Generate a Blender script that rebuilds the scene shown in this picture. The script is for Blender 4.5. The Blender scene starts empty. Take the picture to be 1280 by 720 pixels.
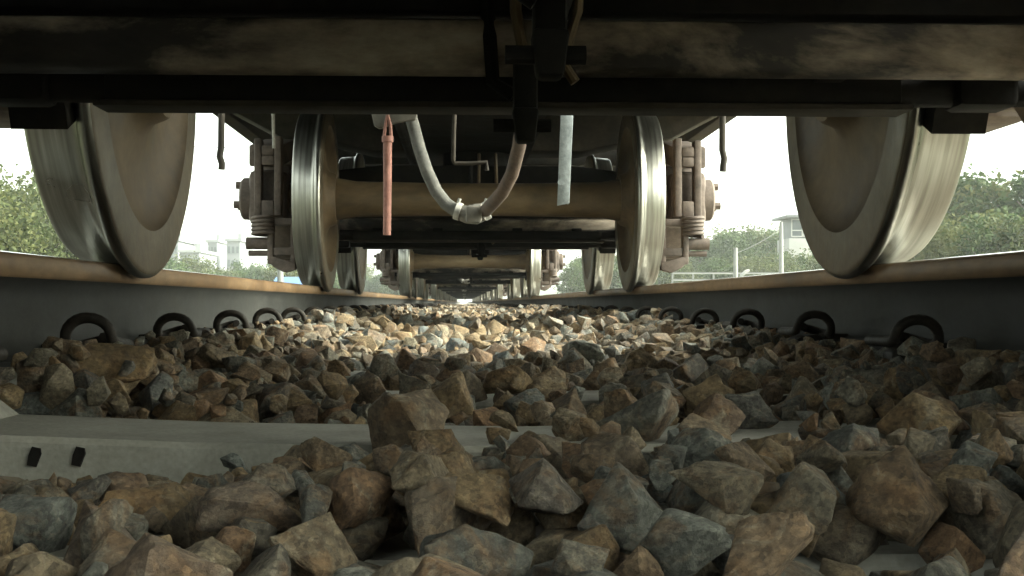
import bpy, bmesh, math, random
import numpy as np
from mathutils import Vector, Matrix, Euler, noise

R = math.radians
random.seed(7)
rng = np.random.default_rng(11)
scene = bpy.context.scene
col = scene.collection

# ------------------------------------------------------------------ camera
CAM = Vector((-0.068, 0.0, 0.09))
F_PX = 1570.0                                   # focal length in pixels of the 1280 px wide photograph
cd = bpy.data.cameras.new('camera')
cam = bpy.data.objects.new('camera', cd)
col.objects.link(cam)
cam.location = CAM
cam.rotation_euler = (R(90.66), 0, R(-2.19))
cd.sensor_width = 36.0
cd.lens = 36.0 * F_PX / 1280.0
cd.clip_start = 0.02
cd.clip_end = 6000
scene.camera = cam

# ------------------------------------------------------------------ sky, sun, exposure
SUN_EL, SUN_AZ = 32.0, 97.0                     # azimuth measured from +Y (down the line) towards +X
world = bpy.data.worlds.new('World')
scene.world = world
world.use_nodes = True
wn, wl = world.node_tree.nodes, world.node_tree.links
wn.clear()
sky = wn.new('ShaderNodeTexSky')
sky.sky_type = 'NISHITA'
sky.sun_disc = False
sky.sun_elevation = R(SUN_EL)
sky.sun_rotation = R(SUN_AZ)
sky.air_density = 1.0
sky.dust_density = 6.0
sky.ozone_density = 1.0
hs = wn.new('ShaderNodeHueSaturation')          # thin overcast: almost no blue left in the sky
hs.inputs['Saturation'].default_value = 0.22
bg = wn.new('ShaderNodeBackground')
bg.inputs['Strength'].default_value = 0.15
wo = wn.new('ShaderNodeOutputWorld')
wl.new(sky.outputs[0], hs.inputs['Color'])
tint = wn.new('ShaderNodeMix'); tint.data_type = 'RGBA'; tint.blend_type = 'MULTIPLY'
tint.inputs[0].default_value = 1.0
tint.inputs[7].default_value = (0.93, 1.0, 0.89, 1)   # the faintly green white of the sky in view
wl.new(hs.outputs[0], tint.inputs[6])
wl.new(tint.outputs[2], bg.inputs['Color'])
wl.new(bg.outputs[0], wo.inputs['Surface'])

sd = bpy.data.lights.new('sun', 'SUN')
sd.energy = 0.5
sd.angle = R(16)
sd.color = (1.0, 0.975, 0.90)
sun = bpy.data.objects.new('sun', sd)
col.objects.link(sun)
sun.location = (20, 20, 40)
sdir = Vector((math.sin(R(SUN_AZ)) * math.cos(R(SUN_EL)), math.cos(R(SUN_AZ)) * math.cos(R(SUN_EL)), math.sin(R(SUN_EL))))
sun.rotation_euler = sdir.to_track_quat('Z', 'Y').to_euler()

vs = scene.view_settings
vs.view_transform = 'Standard'
vs.look = 'None'
vs.exposure = 3.0
vs.gamma = 1.0
scene.cycles.use_denoising = True
scene.cycles.max_bounces = 8
scene.cycles.diffuse_bounces = 5
scene.cycles.volume_bounces = 1
scene.cycles.volume_step_rate = 4.0

# ------------------------------------------------------------------ helpers: materials
def mat(name, rough=0.8, metal=0.0):
    m = bpy.data.materials.new(name)
    m.use_nodes = True
    nt = m.node_tree
    b = nt.nodes['Principled BSDF']
    b.inputs['Roughness'].default_value = rough
    b.inputs['Metallic'].default_value = metal
    return m, nt, b

def node(nt, typ, **kw):
    n = nt.nodes.new(typ)
    for k, v in kw.items():
        setattr(n, k, v)
    return n

def ramp(nt, fac, stops):
    r = nt.nodes.new('ShaderNodeValToRGB')
    e = r.color_ramp.elements
    while len(e) < len(stops):
        e.new(0.5)
    for i, (p, c) in enumerate(stops):
        e[i].position = p
        e[i].color = (c[0], c[1], c[2], 1)
    nt.links.new(fac, r.inputs[0])
    return r.outputs[0]

def tex(nt, scale, detail=6, rough=0.6, vec=None, dist=0.0):
    n = nt.nodes.new('ShaderNodeTexNoise')
    n.inputs['Scale'].default_value = scale
    n.inputs['Detail'].default_value = detail
    n.inputs['Roughness'].default_value = rough
    n.inputs['Distortion'].default_value = dist
    if vec is not None:
        nt.links.new(vec, n.inputs['Vector'])
    return n.outputs[0]

def mixc(nt, fac, a, b, mode='MIX'):
    n = nt.nodes.new('ShaderNodeMix')
    n.data_type = 'RGBA'
    n.blend_type = mode
    for sock, v in ((n.inputs[0], fac), (n.inputs[6], a), (n.inputs[7], b)):
        if isinstance(v, (int, float)):
            sock.default_value = v
        elif isinstance(v, tuple):
            sock.default_value = (v[0], v[1], v[2], 1)
        else:
            nt.links.new(v, sock)
    return n.outputs[2]

def bump(nt, b, h, dist=0.002, strength=0.6):
    n = nt.nodes.new('ShaderNodeBump')
    n.inputs['Distance'].default_value = dist
    n.inputs['Strength'].default_value = strength
    nt.links.new(h, n.inputs['Height'])
    nt.links.new(n.outputs[0], b.inputs['Normal'])

def objco(nt, scale=(1, 1, 1)):
    tc = nt.nodes.new('ShaderNodeTexCoord')
    mp = nt.nodes.new('ShaderNodeMapping')
    mp.inputs['Scale'].default_value = scale
    nt.links.new(tc.outputs['Object'], mp.inputs[0])
    return mp.outputs[0]

def metalmat(name, cols, scale=9.0, rough=0.75, metal=0.15, stretch=(1, 1, 1), bmp=0.0015, spec=0.3):
    m, nt, b = mat(name, rough, metal)
    v = objco(nt, stretch)
    n1 = tex(nt, scale, 8, 0.65, v, 0.3)
    k = len(cols)
    c = ramp(nt, n1, [(0.3 + 0.4 * i / max(1, k - 1), cc) for i, cc in enumerate(cols)])
    n2 = tex(nt, scale * 7, 4, 0.6, v)
    c2 = mixc(nt, 0.5, c, ramp(nt, n2, [(0.3, (0.45, 0.45, 0.45)), (0.7, (1.2, 1.2, 1.2))]), 'MULTIPLY')
    nt.links.new(c2, b.inputs['Base Color'])
    rr = ramp(nt, n1, [(0.3, (rough - .15,) * 3), (0.7, (min(1, rough + .15),) * 3)])
    nt.links.new(rr, b.inputs['Roughness'])
    bump(nt, b, n2, bmp, 0.7)
    b.inputs['Specular IOR Level'].default_value = spec
    return m

M = {}
M['black'] = metalmat('black_grime', [(0.005, 0.005, 0.0045), (0.011, 0.010, 0.0085), (0.022, 0.019, 0.015)], 6, 0.85, 0.0, spec=0.12)
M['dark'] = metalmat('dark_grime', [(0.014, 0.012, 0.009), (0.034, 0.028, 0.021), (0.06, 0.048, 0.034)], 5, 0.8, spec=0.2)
M['cast'] = metalmat('brown_casting', [(0.045, 0.036, 0.029), (0.12, 0.094, 0.078), (0.18, 0.145, 0.122)], 6, 0.8)
M['axle'] = metalmat('axle_rust', [(0.025, 0.018, 0.010), (0.12, 0.082, 0.042), (0.20, 0.148, 0.085)], 2.6, 0.6, 0.1, (0.5, 1, 1))
M['plate'] = metalmat('wheel_rust', [(0.05, 0.032, 0.016), (0.115, 0.078, 0.042), (0.175, 0.125, 0.072)], 3.5, 0.62, 0.15)
M['rim'] = metalmat('worn_rim', [(0.075, 0.058, 0.036), (0.135, 0.105, 0.068)], 5, 0.5, 0.35)
M['grey'] = metalmat('grey_beam', [(0.075, 0.068, 0.057), (0.15, 0.137, 0.115)], 4, 0.8)
M['hose'] = metalmat('hose_rubber', [(0.055, 0.054, 0.047), (0.125, 0.12, 0.105)], 14, 0.85, 0.0)
M['brown_hose'] = metalmat('brown_rubber', [(0.045, 0.032, 0.024), (0.105, 0.072, 0.052)], 14, 0.85, 0.0)
M['red'] = metalmat('faded_red', [(0.15, 0.06, 0.043), (0.25, 0.125, 0.097)], 10, 0.75, 0.0)
M['galv'] = metalmat('galvanised', [(0.13, 0.145, 0.145), (0.23, 0.25, 0.25)], 10, 0.5, 0.4)
M['pale'] = metalmat('pale_rod', [(0.22, 0.21, 0.185), (0.36, 0.345, 0.31)], 10, 0.7, 0.0)
M['clip'] = metalmat('clip_steel', [(0.012, 0.011, 0.009), (0.04, 0.032, 0.024)], 20, 0.65, 0.3)
M['body'] = metalmat('wagon_paint', [(0.10, 0.085, 0.065), (0.18, 0.16, 0.13)], 2, 0.7, 0.0)

# polished running surface of wheel and rail
def tread_mat():
    m, nt, b = mat('polished_tread', 0.3, 1.0)
    v = objco(nt, (60, 2, 2))
    n1 = tex(nt, 1.4, 5, 0.6, v)
    nt.links.new(ramp(nt, n1, [(0.3, (0.15, 0.145, 0.125)), (0.7, (0.34, 0.33, 0.295))]), b.inputs['Base Color'])
    n2 = tex(nt, 5, 4, 0.6, objco(nt))
    nt.links.new(ramp(nt, n2, [(0.3, (0.26,) * 3), (0.7, (0.5,) * 3)]), b.inputs['Roughness'])
    return m
M['tread'] = tread_mat()
M['worn_lit'] = metalmat('worn_lit_beam_paint', [(0.010, 0.009, 0.008), (0.03, 0.025, 0.019), (0.24, 0.195, 0.145), (0.38, 0.335, 0.265)], 4.2, 0.7, 0.0, (0.75, 1, 1.8))  # worn paint patches, with the brake beam's lit upper face painted in too

def rail_top_mat():
    m, nt, b = mat('rail_running_band', 0.22, 1.0)
    n1 = tex(nt, 3, 4, 0.6, objco(nt, (20, 0.6, 20)))
    nt.links.new(ramp(nt, n1, [(0.3, (0.48, 0.47, 0.44)), (0.7, (0.62, 0.61, 0.58))]), b.inputs['Base Color'])
    return m
M['railtop'] = rail_top_mat()
M['railhead'] = metalmat('rail_head_rust', [(0.085, 0.05, 0.025), (0.17, 0.105, 0.052), (0.25, 0.165, 0.09)], 7, 0.55, 0.2, (1, 0.35, 1), 0.0005)
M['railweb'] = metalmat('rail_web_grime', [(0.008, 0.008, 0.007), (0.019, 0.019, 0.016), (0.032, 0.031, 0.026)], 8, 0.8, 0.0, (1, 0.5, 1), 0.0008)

def concrete_mat():
    m, nt, b = mat('sleeper_concrete', 0.85)
    v = objco(nt)
    n1 = tex(nt, 5, 8, 0.65, v)
    n2 = tex(nt, 180, 3, 0.5, v)
    c = ramp(nt, n1, [(0.3, (0.20, 0.19, 0.155)), (0.55, (0.32, 0.31, 0.265)), (0.75, (0.42, 0.41, 0.36))])
    c = mixc(nt, 0.4, c, ramp(nt, n2, [(0.3, (0.6,) * 3), (0.7, (1.15,) * 3)]), 'MULTIPLY')
    nt.links.new(c, b.inputs['Base Color'])
    bump(nt, b, n2, 0.0012, 0.5)
    return m
M['concrete'] = concrete_mat()

def rock_mat(name, per_island):
    m, nt, b = mat(name, 0.82)
    tc = nt.nodes.new('ShaderNodeTexCoord')
    if per_island:
        g = nt.nodes.new('ShaderNodeNewGeometry')
        rnd = g.outputs['Random Per Island']
    else:
        g = nt.nodes.new('ShaderNodeObjectInfo')
        rnd = g.outputs['Random']
    w = nt.nodes.new('ShaderNodeVectorMath'); w.operation = 'MULTIPLY_ADD'
    cx = nt.nodes.new('ShaderNodeCombineXYZ')
    for i in range(3):
        nt.links.new(rnd, cx.inputs[i])
    nt.links.new(cx.outputs[0], w.inputs[0])
    w.inputs[1].default_value = (37.0, 53.0, 71.0)
    sc_ = nt.nodes.new('ShaderNodeVectorMath'); sc_.operation = 'SCALE'
    sc_.inputs['Scale'].default_value = 1.0 if per_island else 0.029
    nt.links.new(tc.outputs['Object'], sc_.inputs[0])
    nt.links.new(sc_.outputs[0], w.inputs[2])
    v = w.outputs[0]
    # one colour family for each stone
    base = ramp(nt, rnd, [(0.0, (0.20, 0.145, 0.085)), (0.14, (0.31, 0.235, 0.145)), (0.26, (0.155, 0.15, 0.13)),
                          (0.38, (0.25, 0.155, 0.09)), (0.50, (0.135, 0.165, 0.18)), (0.60, (0.28, 0.245, 0.185)),
                          (0.70, (0.17, 0.12, 0.075)), (0.80, (0.24, 0.26, 0.25)), (0.90, (0.11, 0.115, 0.11)), (1.0, (0.29, 0.21, 0.14))])
    # rusty / pale patches, a few cm across
    n1 = tex(nt, 26, 7, 0.65, v, 0.6)
    rust = ramp(nt, n1, [(0.50, (0, 0, 0)), (0.62, (1, 1, 1))])
    rustf = nt.nodes.new('ShaderNodeMath'); rustf.operation = 'MULTIPLY'
    nt.links.new(rust, rustf.inputs[0]); rustf.inputs[1].default_value = 0.6
    c = mixc(nt, rustf.outputs[0], base, (0.23, 0.135, 0.065))
    n3 = tex(nt, 34, 6, 0.7, v, 1.0)
    pale = ramp(nt, n3, [(0.56, (0, 0, 0)), (0.68, (0.75, 0.75, 0.75))])
    c = mixc(nt, pale, c, (0.36, 0.33, 0.27))
    # crystals and dust
    vo = nt.nodes.new('ShaderNodeTexVoronoi'); vo.inputs['Scale'].default_value = 330
    nt.links.new(v, vo.inputs['Vector'])
    c = mixc(nt, 0.45, c, ramp(nt, vo.outputs['Color'], [(0.1, (0.25, 0.25, 0.25)), (0.5, (0.95, 0.94, 0.92)), (0.9, (1.75, 1.72, 1.62))]), 'MULTIPLY')
    n2 = tex(nt, 90, 8, 0.75, v)
    c = mixc(nt, 0.9, c, ramp(nt, n2, [(0.33, (0.30, 0.28, 0.25)), (0.66, (1.45, 1.43, 1.36))]), 'MULTIPLY')
    c = mixc(nt, 1.0, c, (0.82, 0.79, 0.73), 'MULTIPLY')
    nt.links.new(c, b.inputs['Base Color'])
    n4 = tex(nt, 75, 10, 0.8, v)
    bump(nt, b, n4, 0.009, 0.9)
    return m
M['rock'] = rock_mat('granite_stone', False)
M['rocks'] = rock_mat('granite_stones', True)

def bed_mat():
    m, nt, b = mat('ballast_bed', 0.9)
    v = objco(nt)
    vo = nt.nodes.new('ShaderNodeTexVoronoi'); vo.inputs['Scale'].default_value = 22
    nt.links.new(v, vo.inputs['Vector'])
    c = ramp(nt, vo.outputs['Color'], [(0.2, (0.10, 0.08, 0.055)), (0.8, (0.26, 0.22, 0.17))])
    nt.links.new(c, b.inputs['Base Color'])
    bump(nt, b, vo.outputs['Distance'], 0.04, 1.0)
    return m
M['bed'] = bed_mat()

def simple_noise(name, c1, c2, scale, rough=0.9):
    m, nt, b = mat(name, rough)
    n = tex(nt, scale, 6, 0.65, objco(nt))
    nt.links.new(ramp(nt, n, [(0.3, c1), (0.7, c2)]), b.inputs['Base Color'])
    return m
M['ground'] = simple_noise('ground_grass', (0.05, 0.06, 0.025), (0.12, 0.12, 0.06), 0.4)
M['hill'] = simple_noise('hill_green', (0.035, 0.055, 0.022), (0.075, 0.095, 0.04), 0.15)
M['bark'] = simple_noise('bark', (0.05, 0.04, 0.03), (0.11, 0.09, 0.07), 4)
M['wall'] = simple_noise('painted_wall', (0.24, 0.235, 0.22), (0.31, 0.305, 0.285), 0.8)
M['wallgrey'] = simple_noise('grey_wall', (0.14, 0.145, 0.145), (0.20, 0.205, 0.205), 0.5)
M['cityblock'] = simple_noise('weathered_block', (0.10, 0.105, 0.11), (0.14, 0.145, 0.15), 0.2)
M['pole'] = simple_noise('pole_concrete', (0.13, 0.132, 0.122), (0.19, 0.19, 0.18), 1.0)
M['bluesheet'] = simple_noise('blue_sheet', (0.03, 0.08, 0.20), (0.04, 0.10, 0.24), 0.6, 0.6)
m, nt, b = mat('window_glass', 0.45); b.inputs['Base Color'].default_value = (0.035, 0.045, 0.05, 1); M['glass'] = m
m, nt, b = mat('wire', 0.6); b.inputs['Base Color'].default_value = (0.05, 0.05, 0.05, 1); M['wire'] = m

def leaf_mat(name, c1, c2, c3):
    m, nt, b = mat(name, 0.7)
    b.inputs['Specular IOR Level'].default_value = 0.15
    g = nt.nodes.new('ShaderNodeNewGeometry')
    o = nt.nodes.new('ShaderNodeObjectInfo')
    c = ramp(nt, g.outputs['Random Per Island'], [(0.0, c1), (0.5, c2), (1.0, c3)])
    c = mixc(nt, 0.6, c, ramp(nt, o.outputs['Random'], [(0.0, (0.75, 0.8, 0.75)), (1.0, (1.25, 1.15, 0.95))]), 'MULTIPLY')
    nt.links.new(c, b.inputs['Base Color'])
    tr = nt.nodes.new('ShaderNodeBsdfTranslucent')
    nt.links.new(c, tr.inputs['Color'])
    mx = nt.nodes.new('ShaderNodeMixShader'); mx.inputs[0].default_value = 0.3
    nt.links.new(b.outputs[0], mx.inputs[1]); nt.links.new(tr.outputs[0], mx.inputs[2])
    nt.links.new(mx.outputs[0], nt.nodes['Material Output'].inputs['Surface'])
    return m
M['leaf'] = leaf_mat('leaf_green', (0.022, 0.042, 0.014), (0.04, 0.066, 0.022), (0.062, 0.086, 0.032))
M['leaf2'] = leaf_mat('leaf_yellowish', (0.032, 0.046, 0.014), (0.058, 0.07, 0.025), (0.088, 0.095, 0.038))

# ------------------------------------------------------------------ helpers: meshes
def b_box(bm, c, s, bev=0.0, rot=None, mi=0):
    t = bmesh.new()
    bmesh.ops.create_cube(t, size=1.0)
    bmesh.ops.scale(t, vec=s, verts=t.verts)
    if bev > 0:
        bmesh.ops.bevel(t, geom=t.edges[:], offset=bev, segments=2, profile=0.5, affect='EDGES')
    if rot is not None:
        bmesh.ops.rotate(t, cent=(0, 0, 0), matrix=Euler(rot).to_matrix(), verts=t.verts)
    bmesh.ops.translate(t, vec=c, verts=t.verts)
    b_join(bm, t, mi)

def b_join(bm, t, mi=0):
    vm = [bm.verts.new(v.co) for v in t.verts]
    t.verts.index_update()
    for f in t.faces:
        nf = bm.faces.new([vm[v.index] for v in f.verts])
        nf.material_index = mi if mi is not None else f.material_index
        nf.smooth = f.smooth
    t.free()

def b_tube(bm, pts, r, seg=10, mi=0, flat=None):
    """round bar along pts; r is one radius or one per point; flat squashes one axis"""
    pts = [Vector(p) for p in pts]
    n = len(pts)
    rs = r if isinstance(r, (list, tuple)) else [r] * n
    ref = None
    rings = []
    for i in range(n):
        d = (pts[min(i + 1, n - 1)] - pts[max(i - 1, 0)]).normalized()
        if ref is None:
            a = Vector((0, 0, 1)) if abs(d.z) < 0.9 else Vector((1, 0, 0))
            ref = d.cross(a).normalized()
        else:
            ref = (ref - d * ref.dot(d)).normalized()
        bi = d.cross(ref)
        fl = flat if flat else 1.0
        rings.append([bm.verts.new(pts[i] + ref * (rs[i] * math.cos(2 * math.pi * k / seg)) + bi * (rs[i] * fl * math.sin(2 * math.pi * k / seg))) for k in range(seg)])
    for i in range(n - 1):
        for k in range(seg):
            f = bm.faces.new((rings[i][k], rings[i][(k + 1) % seg], rings[i + 1][(k + 1) % seg], rings[i + 1][k]))
            f.smooth = True
            f.material_index = mi
    for rg, rev in ((rings[0], True), (rings[-1], False)):
        f = bm.faces.new(list(reversed(rg)) if rev else rg)
        f.material_index = mi

def b_prism(bm, poly, axis, a0, a1, mi=0, bev=0.0):
    """poly in the two other axes (in x,y,z order), extruded along axis"""
    def p3(u, v, a):
        return {'x': (a, u, v), 'y': (u, a, v), 'z': (u, v, a)}[axis]
    t = bmesh.new()
    lo = [t.verts.new(p3(u, v, a0)) for u, v in poly]
    hi = [t.verts.new(p3(u, v, a1)) for u, v in poly]
    n = len(poly)
    t.faces.new(lo)
    t.faces.new(list(reversed(hi)))
    for i in range(n):
        t.faces.new((lo[i], hi[i], hi[(i + 1) % n], lo[(i + 1) % n]))
    bmesh.ops.recalc_face_normals(t, faces=t.faces)
    if bev > 0:
        bmesh.ops.bevel(t, geom=t.edges[:], offset=bev, segments=2, profile=0.5, affect='EDGES', clamp_overlap=True)
    b_join(bm, t, mi)

def b_lathe_x(bm, prof, seg, mats, closed=True):
    """profile of (x, radius) revolved about the x axis; mats gives one material index per profile edge"""
    rings = []
    for x, r in prof:
        rings.append([bm.verts.new((x, r * math.cos(2 * math.pi * k / seg), r * math.sin(2 * math.pi * k / seg))) for k in range(seg)])
    n = len(prof)
    for i in range(n if closed else n - 1):
        j = (i + 1) % n
        for k in range(seg):
            f = bm.faces.new((rings[i][k], rings[j][k], rings[j][(k + 1) % seg], rings[i][(k + 1) % seg]))
            f.material_index = mats[i]
            f.smooth = True
    bmesh.ops.recalc_face_normals(bm, faces=bm.faces)

def finish(name, bm, mats, parent=None, sharp=None):
    me = bpy.data.meshes.new(name)
    bm.to_mesh(me)
    bm.free()
    for mm in (mats if isinstance(mats, (list, tuple)) else [mats]):
        me.materials.append(M[mm] if isinstance(mm, str) else mm)
    if sharp is not None:
        me.shade_smooth()
        me.set_sharp_from_angle(angle=R(sharp))
    o = bpy.data.objects.new(name, me)
    col.objects.link(o)
    o.parent = parent
    return o

def empty(name, loc=(0, 0, 0)):
    o = bpy.data.objects.new(name, None)
    o.location = loc
    o.empty_display_size = 0.1
    col.objects.link(o)
    return o

def tag(o, label=None, cat=None, group=None, kind=None):
    if label: o['label'] = label
    if cat: o['category'] = cat
    if group: o['group'] = group
    if kind: o['kind'] = kind
    return o

def copy_tree(o, parent=None, tree=None):
    c = o.copy()
    col.objects.link(c)
    c.parent = parent
    for ch in tree[o.name]:
        copy_tree(ch, c, tree)
    return c

def tree_of(root):
    d = {}
    allo = list(col.objects)
    stack = [root]
    while stack:
        o = stack.pop()
        d[o.name] = [x for x in allo if x.parent == o]
        stack += d[o.name]
    return d

def part(name, mats, parent, fn, sharp=35, loc=None):
    bm = bmesh.new()
    fn(bm)
    o = finish(name, bm, mats, parent, sharp)
    if loc is not None:
        o.location = loc
    return o

def at(px, py, Y):
    """a world point at depth Y whose place in the photograph is px, py (used to measure real positions)"""
    return Vector((CAM.x + (px - 580.0) * Y / F_PX, Y, CAM.z + (378.0 - py) * Y / F_PX))

# ------------------------------------------------------------------ the setting: ground, hills, ballast bed, rails
bm = bmesh.new()
xs = [-3000, -900, -300, -80, -25, -8, -4.2, -3.4, 3.4, 4.2, 8, 25, 80, 300, 900, 3000]
ys = [-3000, -600, -150, -40, 0, 40, 100, 200, 400, 900, 3000]
def gz(x):
    a = abs(x)
    return -0.75 if a < 5 else -1.1
grid = [[bm.verts.new((x, y, gz(x))) for x in xs] for y in ys]
for j in range(len(ys) - 1):
    for i in range(len(xs) - 1):
        bm.faces.new((grid[j][i], grid[j][i + 1], grid[j + 1][i + 1], grid[j + 1][i]))
tag(finish('ground', bm, 'ground'), kind='structure')

RAIL_TOP, AXLE_R = 0.165, 0.40
S0, SP = 2.02, 0.588                             # one sleeper centre and the spacing

def bed_h(x, y):
    """height of the packed bed under the loose top stones"""
    a = abs(x)
    if a <= 0.75:
        t = min(1.0, max(0.0, (a - 0.30) / 0.35))
        return -0.132 + (0.012 if x < 0 and 0.99 < y < 1.32 else 0.084) * t * t * (3 - 2 * t)   # scooped-out crib before the slotted sleeper
    if a <= 1.55:
        return -0.048
    return max(-0.72, -0.048 - (a - 1.55) * 0.5)

bm = bmesh.new()
xs = sorted(set([round(-0.75 + 0.075 * i, 3) for i in range(21)] + [-2.85, -2.2, -1.55, -1.2, -0.95, 0.95, 1.2, 1.55, 2.2, 2.85]))
ys = [-12 + 0.15 * i for i in range(220)] + [21 + 2 * i for i in range(1, 140)]
grid = []
for y in ys:
    row = []
    for x in xs:
        z = bed_h(x, y) - 0.008 * (0.3 < abs(x) <= 0.75) + 0.012 * noise.noise(Vector((x * 9, y * 9, 3.1)))
        row.append(bm.verts.new((x, y, z)))
    grid.append(row)
for j in range(len(ys) - 1):
    for i in range(len(xs) - 1):
        bm.faces.new((grid[j][i], grid[j][i + 1], grid[j + 1][i + 1], grid[j + 1][i]))
ballast = tag(finish('ballast', bm, 'bed', None, 60), kind='structure')

# low green hills far off, both sides of the line
def hill(name, cx, cy, rx, ry, h):
    bm = bmesh.new()
    n = 26
    g = []
    for j in range(n + 1):
        row = []
        for i in range(n + 1):
            u, v = -1 + 2 * i / n, -1 + 2 * j / n
            d = math.sqrt(u * u + v * v)
            z = h * max(0.0, math.cos(min(1.0, d) * math.pi / 2)) ** 1.4
            z *= 1 + 0.35 * noise.noise(Vector((u * 2.5 + cx, v * 2.5, 1.7)))
            row.append(bm.verts.new((cx + u * rx, cy + v * ry, -1.25 + z)))
        g.append(row)
    for j in range(n):
        for i in range(n):
            bm.faces.new((g[j][i], g[j][i + 1], g[j + 1][i + 1], g[j + 1][i]))
    return tag(finish(name, bm, 'hill', None, 60), kind='structure')
hill('hill_right', 62, 135, 52, 75, 7.5)
hill('hill_left', -62, 96, 46, 50, 6.0)
hill('hill_far', 95, 420, 90, 180, 24)
hill('hill_far_left', -120, 520, 105, 200, 20)

# ------------------------------------------------------------------ rails
def rail_profile(sgn):
    hw, fw = 0.0325, 0.0635
    half = [(fw, 0.0), (fw, 0.009), (0.045, 0.0135), (0.016, 0.024), (0.0085, 0.04), (0.008, 0.095), (0.012, 0.118), (0.027, 0.127), (0.0315, 0.131), (hw, 0.145),
            (0.0315, 0.157), (0.0275, 0.1622), (0.017, 0.1646), (0.009, RAIL_TOP)]
    return half + [(-x, z) for x, z in reversed(half)]
for sgn in (-1, 1):
    bm = bmesh.new()
    prof = rail_profile(sgn)
    ys = [-14, 0, 4, 10, 30, 80, 260]
    rings = [[bm.verts.new((x, y, z)) for x, z in prof] for y in ys]
    n = len(prof)
    for i in range(len(ys) - 1):
        for k in range(n):
            f = bm.faces.new((rings[i][k], rings[i + 1][k], rings[i + 1][(k + 1) % n], rings[i][(k + 1) % n]))
            zz = (prof[k][1] + prof[(k + 1) % n][1]) / 2
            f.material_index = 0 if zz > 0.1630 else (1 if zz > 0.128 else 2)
            f.smooth = True
    bm.faces.new(rings[0]); bm.faces.new(list(reversed(rings[-1])))
    bmesh.ops.recalc_face_normals(bm, faces=bm.faces)
    o = finish('rail', bm, ['railtop', 'railhead', 'railweb'], None, 50)
    o.location = (sgn * 0.75, 0, 0)
    tag(o, 'steel rail with rusty head on the side of the far apartment blocks' if sgn < 0 else
        'steel rail with rusty head on the side of the house and street lamp', 'rail', 'running rails')

# ------------------------------------------------------------------ sleepers with clips
def sleeper_mesh(bm):
    top = [(-1.22, -0.02), (-1.2, -0.01), (-0.9, -0.008), (-0.665, -0.008), (-0.645, -0.014), (-0.605, -0.045), (-0.35, -0.056), (0, -0.062)]
    top = top + [(-x, z) for x, z in reversed(top[:-1])]
    secs = []
    for x, z in top:
        w = 0.115
        pts = [(-w - 0.03, -0.23), (-w, z - 0.006), (-w + 0.006, z), (w - 0.006, z), (w, z - 0.006), (w + 0.03, -0.23)]
        secs.append([bm.verts.new((x, y, zz)) for y, zz in pts])
    for i in range(len(secs) - 1):
        for k in range(6):
            bm.faces.new((secs[i][k], secs[i + 1][k], secs[i + 1][(k + 1) % 6], secs[i][(k + 1) % 6]))
    bm.faces.new(secs[0]); bm.faces.new(list(reversed(secs[-1])))
    bmesh.ops.recalc_face_normals(bm, faces=bm.faces)
bm = bmesh.new(); sleeper_mesh(bm)
sl0 = finish('concrete_sleeper', bm, 'concrete', None, 30)
sleeper_me = sl0.data

def clip_pts():
    """bent spring bar: leg along the track in the shoulder, arch across, toe leg on the rail foot (u to the rail, t along, v up)"""
    p = [(-0.030, 0.070, 0.026), (-0.030, 0.03, 0.028), (-0.031, -0.02, 0.030), (-0.032, -0.042, 0.032)]
    for k in range(0, 13):
        a = math.pi * (1 - k / 12)
        p.append((0.036 * math.cos(a) + 0.004, -0.052 - 0.006 * math.sin(a), 0.034 + 0.033 * math.sin(a) ** 0.9))
    p += [(0.041, -0.044, 0.030), (0.042, -0.030, 0.025), (0.044, 0.0, 0.024), (0.040, 0.028, 0.026), (0.022, 0.044, 0.032), (0.004, 0.036, 0.036), (0.0, 0.01, 0.038)]
    return p
bm = bmesh.new()
b_tube(bm, clip_pts(), 0.0088, 8)
clip_me = finish('clip', bm, 'clip', None, 60)
bm = bmesh.new()
b_prism(bm, [(-0.030, -0.055), (0.034, -0.055), (0.032, 0.012), (0.018, 0.022), (-0.014, 0.020), (-0.028, 0.008)], 'y', -0.036, 0.036, 0, 0.003)
b_box(bm, (0.058, 0, 0.0175), (0.05, 0.075, 0.012), 0.003)
shoulder_me = finish('shoulder', bm, 'clip', None, 35)
CL, SHD = clip_me.data, shoulder_me.data
bpy.data.objects.remove(clip_me); bpy.data.objects.remove(shoulder_me)
bm = bmesh.new()
b_box(bm, (0, 0, 0), (0.19, 0.18, 0.008), 0.001)
pad0 = finish('rail_pad', bm, 'black', None)
PAD = pad0.data
bpy.data.objects.remove(pad0)
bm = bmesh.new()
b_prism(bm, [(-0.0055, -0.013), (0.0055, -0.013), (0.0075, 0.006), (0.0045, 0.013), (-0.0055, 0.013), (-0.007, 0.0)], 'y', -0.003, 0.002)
slot0 = finish('slot_plug', bm, 'black', None)  # thin black plug on the face, its colour painting a recess's shade
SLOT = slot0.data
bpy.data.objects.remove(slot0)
sleeper_y = []
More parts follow.
